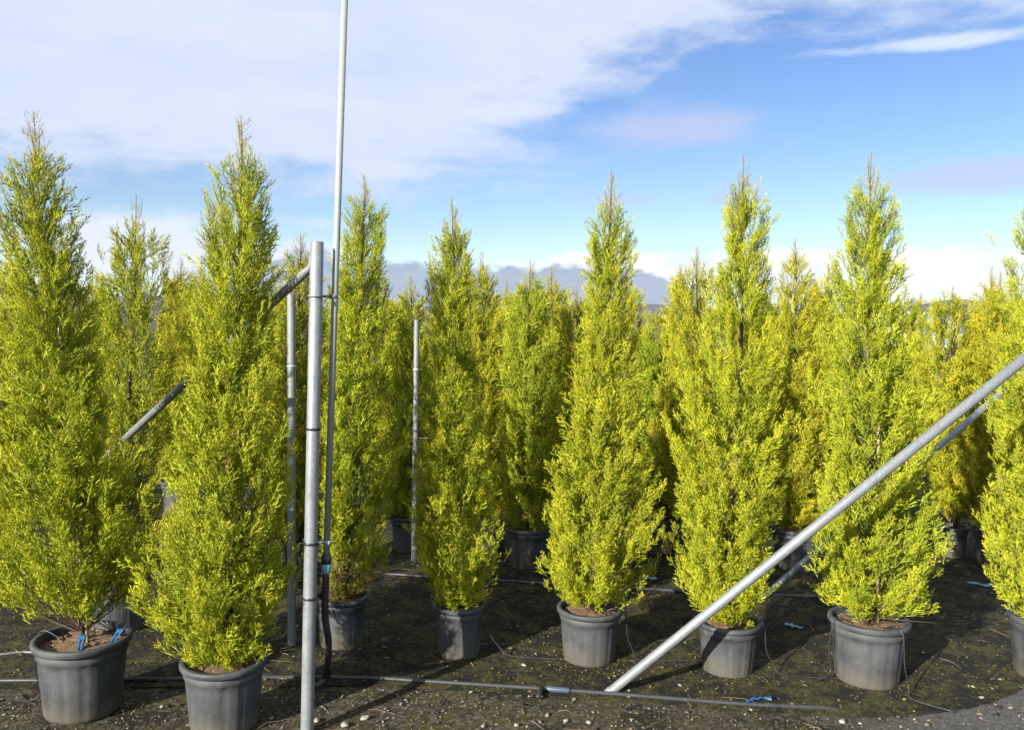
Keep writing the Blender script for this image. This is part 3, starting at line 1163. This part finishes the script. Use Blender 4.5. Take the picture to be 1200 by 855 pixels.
def pipe_joint():
    p = on_ground(640, 811) + Vector((0, 0, .018))
    q = on_ground(668, 813.3) + Vector((0, 0, .018))
    root = thing('pipe_joint', (p.x, p.y, 0), 'blue grey joint on the front irrigation pipe with its valve', 'fitting')
    o0 = Vector((p.x, p.y, 0))
    v, f = tube([p - o0, p.lerp(q, .1) - o0, p.lerp(q, .9) - o0, q - o0], [.0108, .0132, .0132, .0108], 12)
    mesh_obj('sleeve', v, f, plain_material('blue_grey_plastic', (.05, .07, .10), .4), root)
    s = on_ground(630, 822) + Vector((0, 0, .02))
    v, f = tube([p - o0 + Vector((-.02, 0, 0)), (p + s) / 2 - o0 + Vector((-.01, 0, .01)), s - o0], [.011, .012, .008], 10)
    mesh_obj('valve', v, f, BLACK, root)


pipe_joint()


def strip(px, length, width, ang, mat, label, z=.012, seed=0):
    rng = random.Random(seed)
    g = on_ground(*px)
    v, f = [], []
    n = 9
    for i in range(n):
        t = i / (n - 1) - .5
        wv = .5 * width * (1 - .5 * abs(2 * t) ** 3)
        bx = t * length
        by = .12 * length * math.sin(t * 5 + seed)
        for s in (-1, 1):
            x = bx * math.cos(ang) - (by + s * wv) * math.sin(ang)
            y = bx * math.sin(ang) + (by + s * wv) * math.cos(ang)
            v.append((x, y, .006 + rng.uniform(0, .012) + (.006 if s > 0 else 0)))
    m = len(v)
    v += [(a, b_, c - .0025) for a, b_, c in v]
    for i in range(n - 1):
        a = i * 2
        f.append((a, a + 1, a + 3, a + 2))
        f.append((m + a, m + a + 2, m + a + 3, m + a + 1))
        f.append((a, a + 2, m + a + 2, m + a))
        f.append((a + 1, m + a + 1, m + a + 3, a + 3))
    o = mesh_obj('plastic_strip', v, f, mat, None, loc=(g.x, g.y, z))
    return tag(o, label, 'plastic strip', 'scraps of blue plastic on the ground')


strip((888, 827), .12, .014, .1, BLUE, 'blue plastic strip lying against the front irrigation pipe', .02, 1)
strip((758, 681), .13, .028, -.1, CYAN, 'pale blue plastic scrap in the gap beside the flaring conifer', .012, 2)
strip((930, 738), .10, .02, -.5, CYAN, 'small pale blue scrap beside the stout conifer pot', .012, 3)
strip((1148, 688), .14, .03, -.4, CYAN, 'torn pale blue scrap on the mat below the little pot', .012, 4)
strip((432, 677), .16, .018, -.05, CYAN, 'pale scrap on the shaded pipe behind the thin riser', .03, 5)


def blue_clips():
    root, r, h, Y, x0 = TREES['T1']
    for (dx, dy, lean) in ((.028, -.085, .012), (.125, -.01, .035)):
        v, f = [], []
        def box(x, y, z, sx, sy, sz, tilt):
            o = len(v)
            for cz in (0, 1):
                for cx, cy in ((-1, -1), (1, -1), (1, 1), (-1, 1)):
                    v.append((x + cx * sx + cz * tilt, y + cy * sy, z + cz * sz))
            f.extend([tuple(o + i for i in q) for q in ((0, 3, 2, 1), (4, 5, 6, 7), (0, 1, 5, 4), (1, 2, 6, 5), (2, 3, 7, 6), (3, 0, 4, 7))])
        z = h * .89
        box(dx - .008, dy, z, .004, .005, .055, lean)
        box(dx + .008, dy, z, .004, .005, .055, lean)
        box(dx + lean, dy, z + .055, .014, .006, .016, lean * .3)
        mesh_obj('blue_clip', v, f, BLUE, root, smooth=False)


blue_clips()


def drip_tube(key, ang, reach, sag):
    root, r, h, Y, x0 = TREES[key]
    d = Vector((math.cos(ang), math.sin(ang), 0))
    pts = [d * (r * .5) + Vector((0, 0, h * .92)), d * (r * .92) + Vector((0, 0, h * 1.03)), d * (r * 1.12) + Vector((0, 0, h * .93)), d * (r * 1.2) + Vector((0, 0, h * .5)),
           d * (r * 1.1 + sag * .3) + Vector((.02, 0, .06)), d * (r * 1.15 + sag) + Vector((0, 0, .016)), d * (r * 1.15 + reach) + Vector((.05, .05, .016))]
    v, f = tube(catmull(pts, 6), .0032, 6)
    mesh_obj('drip_tube', v, f, BLACK, root)


drip_tube('T5', -.15, .35, .08)
drip_tube('T4', -.2, .5, .15)
drip_tube('T7', -1.15, .25, .06)
drip_tube('T7', 3.4, .2, .10)
drip_tube('T1', 3.0, .2, .05)
drip_tube('T6', -.3, .35, .1)


# ------------------------------------------------------------------ loose stuff on the ground
def mat_z(x, y):
    return .010 + .004 * (math.sin(x * 3.1 + 1) * math.sin(y * 2.7) + math.sin(x * 7.3 + y * 3) * .5 + 1.5)


def in_front(x, y):
    """true where the point lies in front of the mat's edge"""
    best = min(MAT_EDGE, key=lambda e: abs(e.x - x))
    return y < best.y


def loose_ground():
    rng = random.Random(9)
    gravel, litter, moss = [], [], []
    while len(gravel) < 8500:
        x, y = rng.uniform(-3.2, 4.2), rng.uniform(2.3, 4.2)
        if in_front(x, y):
            s = rng.uniform(.005, .016) if rng.random() < .93 else rng.uniform(.016, .032)
            gravel.append(((x, y, s * .2), s, .6))
    while len(litter) < 9000:
        x, y = rng.uniform(-3.4, 4.2), 3.5 + 4 * rng.random() ** 1.7
        if not in_front(x, y):
            dens = .5 + .5 * math.sin(x * 2.3 + 1.3) * math.sin(y * 3.1 + x)
            if rng.random() < .18 + dens * .8:
                s = rng.uniform(.005, .015) if rng.random() < .93 else rng.uniform(.015, .030)
                litter.append(((x, y, mat_z(x, y)), s, .35))
    for key in ('T1', 'T4', 'T5', 'T6', 'T7'):
        root, r, h, Y, x0 = TREES[key]
        for _ in range(170):
            a, q = rng.uniform(0, 6.28), r * (.85 + abs(rng.gauss(0, .45)))
            litter.append(((x0 + q * math.cos(a), Y + q * math.sin(a), mat_z(x0 + q * math.cos(a), Y + q * math.sin(a))), rng.uniform(.004, .014), .35))
    me = scatter_mesh('gravel', gravel, litter_material('mixed_gravel', [(.018, .016, .014), (.07, .06, .042), (.15, .12, .07), (.09, .085, .07), (.30, .28, .24)]), 3)
    tag(link('gravel', me), 'small mixed gravel in front of the weed mat', kind='stuff')
    me = scatter_mesh('leaf_litter', litter, litter_material('dry_litter', [(.02, .014, .008), (.07, .045, .02), (.13, .10, .032), (.04, .037, .012), (.27, .22, .11)]), 4)
    tag(link('leaf_litter', me), 'dry brown litter scattered over the weed mat', kind='stuff')

    # dead grass stalks and twigs
    parts = []
    for _ in range(260):
        x, y = rng.uniform(-3, 3.6), rng.uniform(3.0, 6.0)
        a, L = rng.uniform(0, 6.28), rng.uniform(.03, .16)
        z = .008 if in_front(x, y) else mat_z(x, y)
        c = rng.uniform(-.25, .25)
        pts = [(x + L * t * math.cos(a + c * t), y + L * t * math.sin(a + c * t), z + .012 * math.sin(3.1 * t) * rng.random() + .002) for t in (0, .33, .66, 1)]
        parts.append(tube(pts, [.0012, .0016, .0014, .0008], 3, cap=False))
    v, f = merge(parts)
    tag(mesh_obj('dry_twigs', v, f, plain_material('dead_stalks', (.17, .13, .075), .9, .5)), 'dead stalks and twigs lying over the ground', kind='stuff')


loose_ground()


def pebbles():
    rng = random.Random(21)
    spots = [(371, 846, 8), (428, 843, 9), (404, 851, 10), (566, 852, 5), (663, 846, 6), (690, 848, 6), (605, 851, 6), (614, 781, 6), (424, 770, 6), (987, 847, 8), (1140, 806, 5), (1150, 819, 6),
             (898, 776, 6), (737, 811, 5), (797, 805, 6), (470, 826, 4), (552, 812, 4), (1008, 849, 4), (880, 833, 4), (1082, 766, 4), (318, 843, 5), (190, 829, 5), (250, 850, 5)]
    for k, (px, py, w) in enumerate(spots):
        g = on_ground(px, py)
        s = w / F * g.y * .5
        v, f = [], []
        n, m = 9, 6
        ph = [rng.uniform(0, 6.28) for _ in range(4)]
        for j in range(m + 1):
            el = -math.pi / 2 + math.pi * j / m
            for i in range(n):
                a = 2 * math.pi * i / n
                q = s * (1 + .18 * math.sin(2 * a + ph[0]) + .12 * math.sin(3 * a + ph[1] + el * 2) + rng.uniform(-.16, .16))
                v.append((q * math.cos(el) * math.cos(a) * 1.2, q * math.cos(el) * math.sin(a), q * .5 * math.sin(el)))
        for j in range(m):
            for i in range(n):
                f.append((j * n + i, j * n + (i + 1) % n, (j + 1) * n + (i + 1) % n, (j + 1) * n + i))
        o = mesh_obj('pebble', v, f, WHITE_STONE, None, loc=(g.x, g.y, .006 + s * .22))
        o.rotation_euler.z = rng.uniform(0, 6.28)
        tag(o, 'single white pebble lying on the dark ground', 'pebble', 'white pebbles scattered on the ground')


pebbles()


def far_tunnel():
    """white polytunnel far beyond the rows"""
    g = Vector((34, 72, 0))
    root = thing('polytunnel', g, 'white polytunnel far behind the conifers below the hills', 'greenhouse')
    w, L, n = 3.2, 6, 14
    v, f = [], []
    for s in (0, 1):
        for i in range(n + 1):
            a = math.pi * i / n
            v.append((s * L - L / 2, -math.cos(a) * w, math.sin(a) * 2.9))
    for i in range(n):
        f.append((i, i + 1, n + 2 + i, n + 1 + i))
    f.append(tuple(range(n, -1, -1)))
    f.append(tuple(range(n + 1, 2 * n + 2)))
    mesh_obj('cover', v, f, GLASSHOUSE, root)
    for k in range(8):
        x = -L / 2 + L * k / 7
        pts = [(x, -math.cos(math.pi * i / n) * (w + .02), math.sin(math.pi * i / n) * 2.92) for i in range(n + 1)]
        vv, ff = tube(pts, .03, 6)
        mesh_obj('hoop', vv, ff, OLD_STEEL, root)


far_tunnel()


def haze():
    m = bpy.data.materials.new('thin_air')
    m.use_nodes = True
    b = Nodes(m.node_tree)
    out = b.new('ShaderNodeOutputMaterial')
    v = b.new('ShaderNodeVolumePrincipled')
    v.inputs['Color'].default_value = (.80, .87, 1, 1)
    v.inputs['Density'].default_value = 0.5e-4
    v.inputs['Anisotropy'].default_value = 0.0
    b.l.new(v.outputs[0], out.inputs['Volume'])
    X, y0, y1, z0, z1 = 6200, -300, 6200, -3, 320
    vs = [(-X, y0, z0), (X, y0, z0), (X, y1, z0), (-X, y1, z0), (-X, y0, z1), (X, y0, z1), (X, y1, z1), (-X, y1, z1)]
    fs = [(0, 3, 2, 1), (4, 5, 6, 7), (0, 1, 5, 4), (1, 2, 6, 5), (2, 3, 7, 6), (3, 0, 4, 7)]
    tag(mesh_obj('haze', vs, fs, m, smooth=False), 'thin haze in the air in front of the hills', kind='stuff')


haze()
